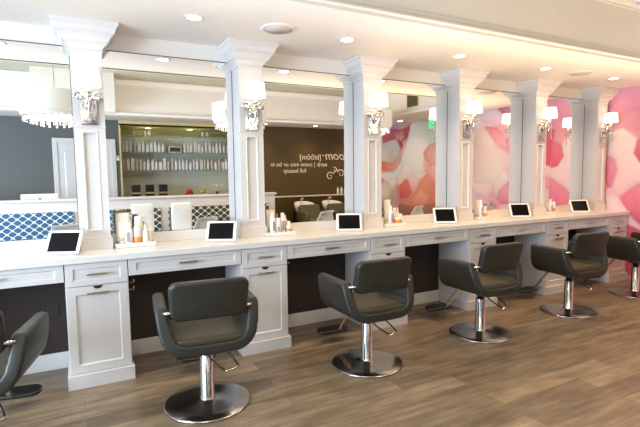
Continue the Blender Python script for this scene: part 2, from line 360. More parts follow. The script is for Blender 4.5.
def mural():
    import numpy as np
    ny, nz = 420, 190
    Sy = np.array([s[0] for s in S]); Sz = np.array([s[1] for s in S]); Sc = np.array([s[2] for s in S]); Sa = np.array([float(i % 2) for i in range(len(S))]); Sd = [(math.cos(i*2.4), math.sin(i*2.4)) for i in range(len(S))]
    bm_v = []; cols = []
    for j in range(nz+1):
        for i in range(ny+1):
            y = YB+(0-YB)*i/ny; z = ZCEIL*j/nz
            bm_v.append((XR-.004, y, z))
            wy = y+.07*(vn(y*2.5, z*2.5)-.5)+.02*(vn(y*9, z*9)-.5); wz = z+.07*(vn(y*2.5+40, z*2.5)-.5)+.02*(vn(y*9+9, z*9)-.5)
            u1 = ((Sy-wy)*.85+(Sz-wz)*.53)*Sa+((Sz-wz)*.85-(Sy-wy)*.53)*(1-Sa); u2 = ((Sy-wy)*.85+(Sz-wz)*.53)*(1-Sa)-((Sz-wz)*.85-(Sy-wy)*.53)*Sa
            d = u1*u1*1.9+u2*u2*.75+.0012
            k = int(d.argmin()); w = (d+.008)**-1.9; w /= w.sum(); g = float((wy-Sy[k])*Sd[k][0]+(wz-Sz[k])*Sd[k][1])/.16
            col = w @ Sc
            # soft shading inside every petal towards its rim
            g = max(-1, min(1, g)); col = col*(1+.06*g)+.03*g; lum = float(col.mean()); col = (col*.9+lum*.1)*.85+np.array((.9,.66,.66))*.15
            cols.append((*np.clip(col, 0, 1), 1))
    V = np.array(bm_v); cols = np.array(cols); yy, zz = V[:, 1], V[:, 2]
    wv = np.array([(vn(a*3, b*3)-.5, vn(a*3+50, b*3)-.5) for a, b in zip(yy, zz)])*.05
    gy, gz = yy+wv[:, 0], zz+wv[:, 1]
    for pts, c1, c2, dr in PET:
        py = np.array([p[0] for p in pts]); pz = np.array([p[1] for p in pts])
        ins = np.zeros(len(yy), bool); n = len(pts); j = n-1; dist = np.full(len(yy), 9.)
        for i in range(n):
            cr = ((pz[i] > gz) != (pz[j] > gz)) & (gy < (py[j]-py[i])*(gz-pz[i])/((pz[j]-pz[i]) or 1e-9)+py[i]); ins ^= cr
            ex, ez = py[j]-py[i], pz[j]-pz[i]; t = np.clip(((gy-py[i])*ex+(gz-pz[i])*ez)/(ex*ex+ez*ez+1e-12), 0, 1)
            dist = np.minimum(dist, np.hypot(gy-py[i]-t*ex, gz-pz[i]-t*ez)); j = i
        a = np.where(ins, np.clip(.55+dist/.03, 0, 1), np.clip(.45-dist/.03, 0, 1))[:, None]
        dd = (-dr[0], dr[1])     # image right is towards -y in the reflection and towards -y on the wall
        pr = gy*dd[0]+gz*dd[1]; m_ = pr[ins] if ins.any() else pr
        g = np.clip((pr-m_.min())/(m_.max()-m_.min()+1e-6), 0, 1)[:, None]
        cc = np.array(c1)[None]*(1-g)+np.array(c2 if c2 else c1)[None]*g
        cc = cc*(1-.16*np.exp(-dist/.035))[:, None]
        cols[:, :3] = cols[:, :3]*(1-a)+cc*a
    cols[:, :3] = cols[:, :3]*.93+np.array((.92, .74, .74))*.07
    cols = [tuple(c) for c in cols]
    faces = [(j*(ny+1)+i, j*(ny+1)+i+1, (j+1)*(ny+1)+i+1, (j+1)*(ny+1)+i) for j in range(nz) for i in range(ny)]
    me = bpy.data.meshes.new('wall_right_mural'); me.from_pydata(bm_v, [], faces)
    at = me.color_attributes.new('petals', 'FLOAT_COLOR', 'POINT')
    at.data.foreach_set('color', [v for c in cols for v in c])
    m = mat('petal_mural_print', (1, 1, 1), .55)
    nt = m.node_tree; a = nt.nodes.new('ShaderNodeAttribute'); a.attribute_name = 'petals'
    mx = [n for n in nt.nodes if n.type == 'MIX'][0]; nt.links.new(a.outputs['Color'], mx.inputs['A'])
    me.materials.append(m)
    return me
wr = sbox('wall_right', M['wall'], XR, XR+.1, YB, 0, 0, ZCEIL)
mo = bpy.data.objects.new('wall_mural', mural()); COL.objects.link(mo)
tag(mo, 'blush pink and coral flower petal mural covering the right end wall', 'mural')

# ------------------------------------------------------------------ vanity run
def shaker(mb, x0, x1, z0, z1, y, t=.02, fr=.045, rec=.009):
    """frame-and-panel front; outer face at y-t"""
    yo, yi = y-t, y-t+rec; b = .007
    R = lambda ix, iz, yy: [(x0+ix, yy, z0+iz), (x1-ix, yy, z0+iz), (x1-ix, yy, z1-iz), (x0+ix, yy, z1-iz)]
    fz = min(fr, (z1-z0)*.24)
    mb.rings([R(0, 0, y), R(0, 0, yo+.002), R(.002, .002, yo), R(fr, fz, yo), R(fr+b, fz+b, yi)], True, True, smooth=False)
def bar_handle(parent, x, z, y, L=.135, name='handle'):
    mb = MB()
    mb.box(x-L/2, x+L/2, y-.031, y-.020, z-.0075, z+.0075, bev=.002)
    for s in (-1, 1): mb.box(x+s*(L/2-.014)-.004, x+s*(L/2-.014)+.004, y-.023, y, z-.004, z+.004)
    return mb.build(name, M['nickel'], parent)
YC = -.4574
ZT = .862
order = ['first', 'second', 'third', 'fourth', 'fifth', 'sixth']
cab_lab = ['narrow white cabinet under the counter at the far left, tall door with two side hooks',
           'narrow white cabinet behind the right side of the nearest full chair',
           'narrow white cabinet behind the second full chair, mostly hidden by its backrest',
           'narrow white cabinet behind the third full chair, below the fourth column',
           'narrow white cabinet behind the fourth full chair, below the fifth column',
           'narrow white cabinet at the right end of the counter by the pink mural']
def make_cab():
    r = empty('vanity_cabinet')
    MB().box(.0, CW, YC+.02, -.002, .0, ZT).build('body', M['paint'], r)
    MB().box(-.014, CW+.014, YC-.022, -.05, 0, .097, bev=.003).build('plinth', M['paint'], r)
    d = MB(); shaker(d, .004, CW-.004, .704, ZT-.004, YC+.02); d = d.build('drawer', M['paint'], r)
    bar_handle(d, CW/2, .783, YC)
    # door with a small half-round finger notch at the top edge
    d = MB(); shaker(d, .004, CW-.004, .101, .698, YC+.02, fr=.055); d = d.build('door', M['paint'], r)
    bar_handle(d, CW/2, .655, YC)
    n = MB(); pts = [(CW/2+.030*math.cos(a), YC-.0012, .6975+.021*math.sin(a)) for a in [PI+PI*i/12 for i in range(13)]]
    pts2 = [(p[0], YC+.001, p[2]) for p in pts]
    n.rings([pts, pts2], smooth=False); n.build('finger_notch', M['black'], d)
    return r
cab0 = make_cab()
for i in range(-1, 6):
    c = cab0 if i == -1 else copy_tree(cab0)
    c.location = (X0+i*P, 0, 0)
    tag(c, cab_lab[i] if i >= 0 else 'narrow white cabinet left of the leftmost chair, outside the picture', 'cabinet', 'white cabinets under the counter')
    if i == 0:
        for (y, z) in ((-.39, .69), (-.39, .64)):
            h = MB(); h.tube([(CW, y, z-.01), (CW+.02, y-.0, z-.012), (CW+.035, y-.03, z-.008), (CW+.038, y-.045, z+.008), (CW+.03, y-.05, z+.018)], .0045, 8)
            tag(h.build('hook', M['chrome'], c), 'chrome tool hook')
    elif i == 1:
        h = MB(); h.tube([(CW, -.40, .70), (CW+.02, -.41, .695), (CW+.026, -.43, .705)], .0045, 8)
        tag(h.build('hook', M['chrome'], c), 'chrome tool hook')
dl = ['white desk section with long drawer left of the first column',
      'white desk section with long drawer between the first and second columns',
      'white desk section with long drawer between the second and third columns',
      'white desk section with long drawer between the third and fourth columns',
      'white desk section with long drawer between the fourth and fifth columns',
      'white desk section with long drawer between the fifth and sixth columns']
for i in range(-1, 5):
    a = X0+i*P+CW+.003; b = X0+(i+1)*P-.003
    r = empty('vanity_desk', (a, 0, 0), 0, dl[i+1], 'desk', 'desk sections between the cabinets')
    MB().box(.004, b-a-.004, YC+.02, -.05, .755, ZT-.001).build('frame', M['paint'], r)
    d = MB(); shaker(d, 0, b-a, .742, ZT-.004, YC+.02, fr=.05); d = d.build('drawer', M['paint'], r)
    bar_handle(d, (b-a)/2, .803, YC, .13)
ct = MB().box(-1.45, XR-.008, YC-.032, -.002, ZT+.001, .909, bev=.004).build('countertop', M['quartz'])
tag(ct, 'continuous white quartz countertop running under all the mirrors', 'countertop')
for i in range(-1, 5):
    o = MB().box(XC+i*P+WC+.016, XC+(i+1)*P-.016, -.024, -.002, .909, ZMB-.002, bev=.003).build('backsplash', M['quartz'])
    tag(o, 'low white quartz backsplash strip under the '+('leftmost mirror', 'mirror reflecting the display shelves', 'mirror reflecting the brown wall', 'mirror reflecting coral petals', 'fifth mirror from the left', 'mirror nearest the pink mural')[i+1], 'backsplash', 'backsplash strips under the mirrors')
# outlet inside left knee space
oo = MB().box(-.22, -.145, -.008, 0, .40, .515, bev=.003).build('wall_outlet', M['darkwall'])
tag(oo, 'dark wall outlet plate in the knee space left of the first cabinet', 'outlet')

# ------------------------------------------------------------------ columns
col_lab = ['first white panelled column from the left, beside the big chandelier reflection',
           'second white panelled column from the left, beside the brown wall reflection',
           'third white panelled column from the left, in the middle of the picture',
           'fourth white panelled column from the left',
           'fifth white panelled column from the left, second from the mural',
           'sixth white panelled column, standing against the pink mural']
def make_column():
    r = empty('column'); w = WC; hy = 0
    # shaft with recessed front panel
    mb = MB(); z0, z1, zp0, zp1 = 1.0, 2.33, 1.045, 1.765
    def R(ix, za, zb, y): return [(ix, y, za), (w-ix, y, za), (w-ix, y, zb), (ix, y, zb)]
    mb.box(0, w, YF+.014, -.002, z0, z1)
    for a in ((0, .048, z0, z1), (w-.048, w, z0, z1), (.048, w-.048, z0, zp0), (.048, w-.048, zp1, z1)):
        mb.box(a[0], a[1], YF, YF+.014, a[2], a[3])
    mb.build('shaft', M['paint'], r)
    mb = MB(); mb.rings([R(.048, zp0, zp1, YF), R(.051, zp0+.003, zp1-.003, YF-.004), R(.057, zp0+.009, zp1-.009, YF-.004), R(.062, zp0+.014, zp1-.014, YF+.010), R(.064, zp0+.016, zp1-.016, YF+.0135)], False, False, smooth=False)
    mb.box(-.004, w+.004, YF-.005, -.003, 1.792, 1.802, bev=.002)
    mb.build('panel_moulding', M['paint'], r)
    mb = MB(); mb.box(-.014, w+.014, YF-.014, -.025, .909, .985, bev=.003); mb.box(-.008, w+.008, YF-.008, -.003, .983, 1.003, bev=.004)
    mb.build('base', M['paint'], r)
    prof = [(0, 2.325), (.006, 2.326), (.010, 2.334), (.004, 2.340), (.006, 2.352), (.020, 2.366), (.030, 2.376), (.036, 2.378), (.036, 2.390), (.046, 2.392),
            (.054, 2.414), (.070, 2.434), (.078, 2.437), (.078, 2.450), (.086, 2.453), (.094, 2.480), (.106, 2.494), (.112, 2.496), (.112, ZCEIL-.001)]
    mb = MB(); rg = [[(-o, -.002, z), (-o, YF-o, z), (w+o, YF-o, z), (w+o, -.002, z)] for o, z in prof]
    mb.rings(rg, smooth=False); mb.build('capital', M['paint'], r)
    return r
col0 = make_column()
for i in range(-1, 6):
    c = col0 if i == -1 else copy_tree(col0)
    c.location = (XC+i*P, 0, 0)
    tag(c, col_lab[i] if i >= 0 else 'white panelled column beyond the left edge of the picture', 'column', 'white columns between the mirrors')

# ------------------------------------------------------------------ mirrors
mir_lab = ['tall frameless mirror at the left edge, reflecting the big drum chandelier',
           'tall frameless mirror reflecting the lit display shelves, between first and second columns',
           'tall frameless mirror reflecting the brown wall with white lettering',
           'tall frameless mirror reflecting white and coral petals, between third and fourth columns',
           'tall frameless mirror with pale pink reflection, between fourth and fifth columns',
           'narrow looking mirror with pink reflection between the last two columns']
for i in range(-1, 5):
    a = XC+i*P+WC+.001; b = XC+(i+1)*P-.001
    r = empty('wall_mirror', (a, 0, 0), 0, mir_lab[i+1], 'mirror', 'wall mirrors between the columns')
    MB().box(0, b-a, -.006, -.001, ZMB, ZM).build('mirror_glass', M['mirror'], r)
    MB().box(0, b-a, -.009, -.001, ZM, ZM+.006).build('top_channel', M['mirroredge'], r)
    MB().box(0, .0035, -.009, -.001, ZMB, ZM).build('side_edge', M['mirroredge'], r); MB().box(b-a-.0035, b-a, -.009, -.001, ZMB, ZM).build('side_edge', M['mirroredge'], r)

# ------------------------------------------------------------------ sconces
def make_sconce():
    r = empty('wall_sconce'); yb = -.001
    mb = MB(); mb.box(-.055, .055, -.012, yb, -.205, 0, bev=.004); mb.box(-.044, .044, -.02, -.01, -.194, -.012, bev=.004)
    mb.box(-.032, .032, -.026, -.018, -.18, -.03, bev=.006)
    mb.build('backplate', M['chrome'], r)
    for s in (-1, 1):
        pts = []
        for k in range(26):
            t = k/25; a = PI*.9 + t*2.0*PI*1.05; rad = .034*(1-.62*t)
            pts.append((s*(.058+rad*math.cos(PI-a)), -.045-.012*t, -.012+rad*math.sin(a)*-1))
        pts = [(s*.0, -.03, -.10), (s*.012, -.05, -.055), (s*.02, -.052, -.02)]+pts
        MB().tube(pts, .0105, 8).build('scroll_arm', M['chrome'], r)
    mb = MB(); mb.tube([(0, -.02, -.14), (0, -.06, -.15), (0, -.10, -.11), (0, -.11, -.05), (0, -.11, .03)], .008, 10)
    mb.lathe([(.006, 0), (.026, .008), (.030, .016), (.012, .02), (.010, .055), (.01, .06)], (0, -.11, .0), 20)
    mb.lathe([(.004, -.03), (.014, -.02), (.017, -.008), (.010, .0)], (0, -.11, 0), 16)
    mb.build('arm', M['chrome'], r)
    mb = MB(); n = 40
    mb.lathe([(.086, .052), (.073, .172)], (0, -.11, 0), n, caps=False)
    mb.lathe([(.0835, .052), (.0705, .172)], (0, -.11, 0), n, caps=False)
    mb.build('lamp_shade', M['shade'], r)
    mb = MB()
    mb.lathe([(.088, .050), (.088, .056), (.085, .056), (.085, .050), (.088, .050)], (0, -.11, 0), n, caps=False)
    mb.build('shade_rim', M['nickel'], r)
    for k, (dx, dy, L) in enumerate(((0, -.135, .15), (-.04, -.13, .05), (.04, -.13, .05))):
        mb = MB(); z = -.01 if k == 0 else .012
        for q in range(int(L/.028)): mb.lathe([(.001, 0), (.008, -.009), (.008, -.013), (.001, -.022)], (dx, dy, z-q*.028-.02), 6, smooth=False)
        mb.lathe([(.001, 0), (.010, -.014), (.006, -.03), (.0005, -.04)], (dx, dy, z-L-.002), 6, smooth=False)
        mb.build('crystal_drop', M['crystal'], r)
    return r
sc_lab = ['chrome wall sconce with white drum shade on the first column from the left',
          'chrome wall sconce with lit white shade on the second column',
          'chrome wall sconce with lit white shade on the third column',
          'chrome wall sconce with lit white shade on the fourth column',
          'chrome sconce with hanging crystals on the fifth column',
          'chrome sconce in front of the pink mural on the last column']
sc0 = make_sconce()
def lamp(kind, name, loc, e, col=(1, .82, .6), size=.05, rot=None, sx=None, sy=None, cone=None, blend=.5):
    d = bpy.data.lights.new(name, kind); d.energy = e; d.color = col
    if kind == 'AREA':
        d.shape = 'RECTANGLE'; d.size = sx; d.size_y = sy
    else: d.shadow_soft_size = size
    if kind == 'SPOT': d.spot_size = cone; d.spot_blend = blend
    o = bpy.data.objects.new(name, d); COL.objects.link(o); o.location = loc
    if rot: o.rotation_euler = rot
    return o
WARM = (1, .70, .42)
for i in range(-1, 6):
    c = sc0 if i == -1 else copy_tree(sc0)
    x = XC+i*P+WC/2; c.location = (x, YF, 2.015)
    tag(c, sc_lab[i] if i >= 0 else 'chrome wall sconce on the column beyond the left edge', 'sconce', 'sconces on the columns')
    if i >= 0: lamp('POINT', 'sconce_bulb', (x, YF-.11, 2.125), .22 if i < 2 else .85, WARM if i < 2 else (1, .60, .30), .02)

# ------------------------------------------------------------------ recessed lights and speakers
def make_can(z=ZCEIL):
    r = empty('ceiling_light')
    MB().lathe([(.050, -.004), (.068, -.004), (.071, -.001), (.071, 0), (.050, 0)], (0, 0, 0), 32, caps=False).build('trim_ring', M['paint'], r)
    MB().lathe([(.002, -.003), (.051, -.003), (.051, -.0005), (.002, -.0005)], (0, 0, 0), 32).build('lens', M['lamp'], r)
    return r
can0 = make_can(); first = True
def can(x, y, z, label, group, e, col=WARM, cone=2.1):
    global first
    c = can0 if first else copy_tree(can0); first = False
    c.location = (x, y, z); tag(c, label, 'ceiling light', group)
    if e: lamp('SPOT', 'downlight_beam', (x, y, z-.02), e, col, .05, (0, 0, 0), cone=cone, blend=.8)
cn = ['round recessed ceiling light above the leftmost mirror', 'round recessed ceiling light above the first full mirror, left of the speaker',
      'round recessed ceiling light right of the round speaker, above the third mirror', 'round recessed ceiling light in front of the fourth column',
      'round recessed ceiling light in front of the fifth column', 'round recessed ceiling light nearest the pink mural']
for i in range(-1, 5):
    can(XC+WC/2+(i+.5)*P + (.055 if i > -1 else 0), -.64, ZCEIL, cn[i+1], 'recessed lights above the mirrors', 28 if i < 2 else 44, (1, .86, .68) if i < 1 else (WARM if i < 3 else (1, .62, .33)))
for i, x in enumerate((-1.6, -.1, 1.25, 2.6, 4.0)):
    can(x, -3.55 if x > -1 else -3.3, ZTRAY, 'small recessed light in the raised tray ceiling', 'recessed lights in the tray ceiling', 22)
for i, x in enumerate((-1.7, 3.62, 4.82, 5.9)):
    can(x, -5.36, ZCEIL, 'small recessed light by the back wall', 'recessed lights by the back wall', 30, (1, .72, .38))
can(6.0, -3.85, ZCEIL, 'recessed light beside the mural near the back corner', 'recessed lights beside the mural', 22)
can(5.9, -1.7, ZCEIL, 'recessed light beside the mural near the mirror wall', 'recessed lights beside the mural', 22)
for x in (1.4, 2.25): can(x, -6.2, NZ1, 'small recessed light inside the display niche', 'recessed lights in the niche', 42, (1, .84, .5))
for x, lb in ((XC+WC/2+P+.055, 'round flush ceiling speaker above the second column'), (XC+WC/2+4*P, 'round flush ceiling speaker between the last two ceiling lights')):
    r = empty('ceiling_speaker', (x, -.665, ZCEIL), 0, lb, 'speaker', 'round ceiling speakers')
    MB().lathe([(.108, -.008), (.128, -.007), (.132, 0), (.108, 0)], (0, 0, 0), 40, caps=False).build('rim', M['ceil'], r)
    MB().lathe([(.002, -.007), (.108, -.006), (.108, 0), (.002, 0)], (0, 0, 0), 40).build('grille', M['speaker'], r)

# ------------------------------------------------------------------ salon chairs
def make_chair():
    r = empty('salon_chair')
    # U shaped shell (arm - seat pan - arm)
    prof = []
    H, Rr, zt, zb, tp = .272, .13, .672, .438, .03
    n = 10
    left = [(-.268, .688), (-.268, .680), (-.267, .66), (-.262, .60), (-.256, .55)]
    arc = [(-.250+.12+.12*math.cos(a), .430+.11+.11*math.sin(a)) for a in [PI+(PI/2)*k/n for k in range(n+1)]]
    half = left+arc+[(-.07, .428), (0, .427)]
    path = half+[(-x, z) for x, z in half[::-1][1:]]
    rings = []
    N = len(path)
    for i, (x, z) in enumerate(path):
        p0 = path[max(i-1, 0)]; p1 = path[min(i+1, N-1)]
        tx, tz = p1[0]-p0[0], p1[1]-p0[1]; L = math.hypot(tx, tz); nx, nz = -tz/L, tx/L
        h = max(0, min(1, (z-.44)/.24))          # 1 at the arm tops
        e = {0: .45, 1: .85, N-1: .45, N-2: .85}.get(i, 1)
        th = .035*e
        yr = -.245+.075*h+.008*(1-e)*3; yf = .245-.02*h-.008*(1-e)*3; rd = .03*e
        ring = []; rd = min(.018, th*.8)
        for cy, ct_, a0 in ((yf-rd, th-rd, 0), (yr+rd, th-rd, PI/2), (yr+rd, -(th-rd), PI), (yf-rd, -(th-rd), 1.5*PI)):
            for k in range(5):
                a = a0+PI/2*k/4
                v = ct_+rd*math.sin(a); ring.append((x+nx*v, cy+rd*math.cos(a), z+nz*v))
        rings.append(ring)
    MB().rings(rings).build('arm_shell', M['vinyl'], r)
    # seat cushion
    mb = MB()
    mb.slab(.205, .235, .05, .04, .018, mx=Matrix.Translation((0, .008, .472)) @ Matrix.Rotation(PI/2, 4, 'X'), dome=.006)
    mb.build('seat', M['litvinyl'], r)
    # back rest, tilted and gently wrapped
    def f(p):
        y = p.y + .42*p.x*p.x - .27*(p.z)*.95; return Vector((p.x*(1-.12*(p.z < 0)*abs(p.z)/.12*.35), y-.232, p.z+.722))
    MB().slab(.229, .121, .062, .05, .022, f=f, dome=.004, n=10).build('backrest', M['vinyl'], r)
    for s in (-1, 1):
        mb = MB(); mb.tube([(s*.256, -.135, .650), (s*.256, -.180, .654), (s*.240, -.200, .658), (s*.205, -.208, .660)], .0095, 10)
        mb.lathe([(.001, 0), (.016, 0), (.016, .004), (.001, .004)], mx=Matrix.Translation((s*.299, -.15, .652)) @ Matrix.Rotation(s*-PI/2, 4, 'Y'), n=16)
        mb.build('back_bracket', M['chrome'], r)
    # pedestal
    MB().lathe([(.262, 0), (.27, .003), (.27, .010), (.262, .014), (.18, .019), (.10, .026), (.055, .032), (.05, .034)], n=64).build('base_disc', M['steel'], r)
    mb = MB(); mb.lathe([(.05, .03), (.048, .04), (.042, .045), (.042, .315), (.038, .322), (.030, .324), (.030, .39), (.001, .39)], n=32); mb.build('pump_column', M['chrome'], r)
    mb = MB(); mb.box(-.10, .10, -.11, .13, .388, .402, bev=.004); mb.box(-.045, .045, -.06, .06, .36, .39, bev=.006); mb.build('seat_bracket', M['black'], r)
    # pump lever: a loop reaching out behind the right side
    mb = MB()
    mb.tube([(.03, .01, .365), (.07, -.02, .372), (.11, -.06, .35), (.15, -.10, .30), (.175, -.13, .262)], .006, 8)
    mb.tube([(.0, -.03, .36), (-.01, -.07, .358), (.01, -.11, .32), (.05, -.155, .285), (.085, -.18, .262)], .006, 8)
    mb.build('pump_lever', M['black'], r)
    mb = MB(); mb.tube([(.180, -.128, .261), (.155, -.148, .258), (.115, -.17, .258), (.080, -.184, .261)], .008, 10); mb.build('lever_bar', M['chrome'], r)
    # foot rest
    mb = MB()
    mb.rings([[(sx*.013, y+dy, z+dz) for sx, dy, dz in ((-1, 0, 0), (1, 0, 0), (1, .012, .010), (-1, .012, .010))] for y, z in ((.12, .395), (.20, .385), (.26, .35), (.43, .14), (.47, .105), (.52, .095))], smooth=False)
    mb.build('footrest_strut', M['chrome'], r)
    mb = MB(); mb.slab(.145, .062, .026, .055, .011, mx=Matrix.Translation((0, .555, .098)) @ Matrix.Rotation(PI/2+.12, 4, 'X'))
    mb.build('footrest', M['black'], r)
    return r
chairs = [(-.50, -1.10, 12, 'grey salon chair cut off by the left edge, only its right arm showing'),
          (.688, -1.077, 6, 'nearest full grey salon chair, seen from behind on a round chrome base'),
          (1.907, -1.068, 1.5, 'grey salon chair in the middle, before the mirror reflecting the brown lettered wall'),
          (3.156, -1.012, 1, 'grey salon chair before the mirror reflecting white and coral petals'),
          (4.443, -.984, 6, 'grey salon chair second from the pink mural'),
          (5.75, -.93, 4, 'grey salon chair cut off by the right edge beside the pink mural')]
ch0 = make_chair()
for i, (x, y, a, lb) in enumerate(chairs):
    c = ch0 if i == 0 else copy_tree(ch0)
    c.location = (x, y, 0); c.rotation_euler.z = -math.radians(a); tag(c, lb, 'salon chair', 'grey salon chairs along the counter')

# ------------------------------------------------------------------ tablets on the counter
def make_tablet():
    r = empty('tablet_computer')
    T = Matrix.Translation((0, 0, .004)) @ Matrix.Rotation(-math.radians(30), 4, 'X')
    MB().slab(.120, .088, .010, .014, .004, mx=T @ Matrix.Translation((0, 0, .089))).build('case', M['white'], r)
    MB().box(-.098, .098, -.0062, -.0045, -.070, .070, mx=T @ Matrix.Translation((0, 0, .089))).build('screen', M['screen'], r)
    mb = MB(); mb.lathe([(.001, -.0010), (.004, -.0010), (.004, 0), (.001, 0)], mx=T @ Matrix.Translation((.109, -.0052, .089)) @ Matrix.Rotation(PI/2, 4, 'X'), n=12); mb.build('home_button', M['label'], r)
    mb = MB()   # folded cover acting as a stand
    mb.rings([[(sx, y, z) for sx in (-.095, .095)] for y, z in ()] or [[(-.09, .012, .004), (.09, .012, .004), (.09, .004, .0005), (-.09, .004, .0005)], [(-.09, .115, .004), (.09, .115, .004), (.09, .115, .0005), (-.09, .115, .0005)]], smooth=False)
    mb.rings([[(-.09, .112, .002), (.09, .112, .002), (.09, .118, .002), (-.09, .118, .002)], [(-.09, .080, .125), (.09, .080, .125), (.09, .086, .127), (-.09, .086, .127)]], smooth=False)
    mb.build('stand', M['white'], r)
    return r
tb0 = make_tablet()
tabs = [(60, 238, -.33, 'white tablet with dark screen left of the first column'),
        (220, 229, -.31, 'white tablet with dark screen left of the second column'),
        (349.5, 221, -.29, 'white tablet with dark screen left of the third column'),
        (446, 214, -.28, 'white tablet with dark screen left of the fourth column'),
        (521.5, 210, -.28, 'white tablet with dark screen left of the fifth column'),
        (581.5, 205.5, -.27, 'white tablet nearest the pink mural, left of the last column')]
for i, (px, py, y, lb) in enumerate(tabs):
    p = ony(px, py, y); c = tb0 if i == 0 else copy_tree(tb0)
    c.location = (p.x, y, .9092); c.rotation_euler.z = -YAW; tag(c, lb, 'tablet', 'tablets on the counter')

# ------------------------------------------------------------------ product trays
def bottle(kind, x, y, h, w, label, grp):
    r = w/2; b = empty('hair_product_bottle', (x, y, .9175), random.uniform(-.3, .3), label, 'bottle', grp)
    if kind == 'tube':      # tall squeeze tube standing on a wide cap
        mb = MB(); rg = []
        for k in range(9):
            t = k/8; rx = r*(1+.02*t); ry = r*(.72*(1-t)+.08)
            rg.append([(rx*math.cos(2*PI*i/20), ry*math.sin(2*PI*i/20), h*(.16+.84*t)) for i in range(20)])
        mb.rings(rg); mb.build('body', M['cream'], b)
        MB().lathe([(r*.8, 0), (r*.84, .002), (r*.80, h*.155), (r*.6, h*.16)], n=20).build('cap', M['cream'], b)
        MB().box(-r*1.02, r*1.02, -r*.1, r*.1, h*.965, h*1.004, bev=.001).build('crimp', M['gold'], b)
    elif kind == 'slim':
        MB().lathe([(r*.96, 0), (r, .004), (r, h*.72), (r*.8, h*.765), (r*.45, h*.78)], n=20).build('body', M['white'], b)
        MB().lathe([(r*.66, h*.775), (r*.7, h*.785), (r*.62, h*.985), (r*.5, h)], n=20).build('cap', M['white'], b)
        MB().box(-r*.45, r*.45, -r-.0005, -r*.85, h*.2, h*.62).build('print', M['label'], b)
    elif kind == 'amber':
        MB().lathe([(r*.96, 0), (r, .004), (r, h*.42), (r*.98, h*.45)], n=20).build('body', M['amber'], b)
        MB().lathe([(r*.95, h*.45), (r*.93, h*.9), (r*.7, h), (r*.1, h)], n=20).build('cap', M['white'], b)
    elif kind == 'jar':
        MB().lathe([(r*.9, 0), (r, .004), (r, h*.66), (r*.9, h*.7)], n=20).build('body', M['amber'], b)
        MB().lathe([(r*.98, h*.7), (r, h*.72), (r, h*.98), (r*.9, h)], n=20).build('lid', M['white'], b)
    elif kind == 'cone':
        MB().lathe([(r*.95, 0), (r, .004), (r*.95, h*.55), (r*.55, h*.75), (r*.34, h*.8)], n=20).build('body', M['cream'], b)
        MB().lathe([(r*.36, h*.79), (r*.36, h*.88), (r*.15, h*.99), (r*.1, h)], n=16).build('nozzle', M['white'], b)
    else:
        MB().lathe([(r*.95, 0), (r, .004), (r, h*.80), (r*.8, h*.84)], n=20).build('body', M['cream'], b)
        MB().lathe([(r*.9, h*.835), (r*.92, h*.85), (r*.9, h*.985), (r*.8, h)], n=20).build('cap', M['white'], b)
        MB().box(-r*.45, r*.45, -r-.0005, -r*.85, h*.2, h*.5).build('print', M['label'], b)
    return b
kn = {'tube': 'tall cream squeeze tube', 'slim': 'slim white bottle with grey print', 'amber': 'amber bottle with white cap', 'jar': 'small amber jar with white lid', 'cone': 'cream applicator bottle with pointed nozzle', 'round': 'cream bottle with white cap'}
trays = [
 (('first', 115.5, 155), -.235, [('tube', 121.5, 12.0, 242, 209, -.15), ('slim', 127.5, 6.5, 244, 221, -.20), ('amber', 134.8, 7, 243, 224, -.20), ('round', 140.5, 7.5, 241, 213, -.13), ('cone', 146.5, 6, 243, 223, -.20), ('round', 144.0, 6, 240, 220, -.10), ('cone', 151.5, 5, 242, 227, -.17)]),
 (('second', 266.5, 295.5), -.235, [('tube', 271, 9.5, 231, 206, -.13), ('slim', 273, 5, 234, 212, -.20), ('round', 278, 5, 233, 216.5, -.20), ('slim', 282.8, 5, 232, 211, -.17), ('cone', 286.5, 4.5, 230, 212, -.12), ('jar', 289, 5, 232, 224, -.20), ('round', 292.5, 4.5, 230, 218, -.14)]),
 (('third', 386, 405.5), -.215, [('tube', 387, 6.5, 222, 196, -.11), ('slim', 391, 4, 225, 205, -.19), ('round', 395, 3.6, 222, 205, -.14), ('jar', 398.2, 4.5, 224, 216, -.19), ('cone', 400.5, 3.6, 221, 204, -.13), ('round', 403.5, 3.6, 223, 212, -.17)]),
 (('fourth', 478, 491), -.205, [('tube', 477.5, 5, 216, 197, -.10), ('slim', 481, 3.6, 218.5, 200, -.18), ('cone', 485, 3.5, 216, 202, -.12), ('jar', 486.3, 4.5, 218.5, 211, -.18), ('round', 489.5, 3, 216.5, 205, -.14)]),
 (('fifth', 545.5, 557), -.20, [('cone', 547, 3, 211, 197, -.13), ('slim', 550, 3, 213, 199, -.17), ('amber', 553.5, 3.8, 212.5, 201, -.17), ('round', 556, 3, 211, 202, -.12)]),
]
wd = {'first': 'first', 'second': 'second', 'third': 'third', 'fourth': 'fourth', 'fifth': 'fifth'}
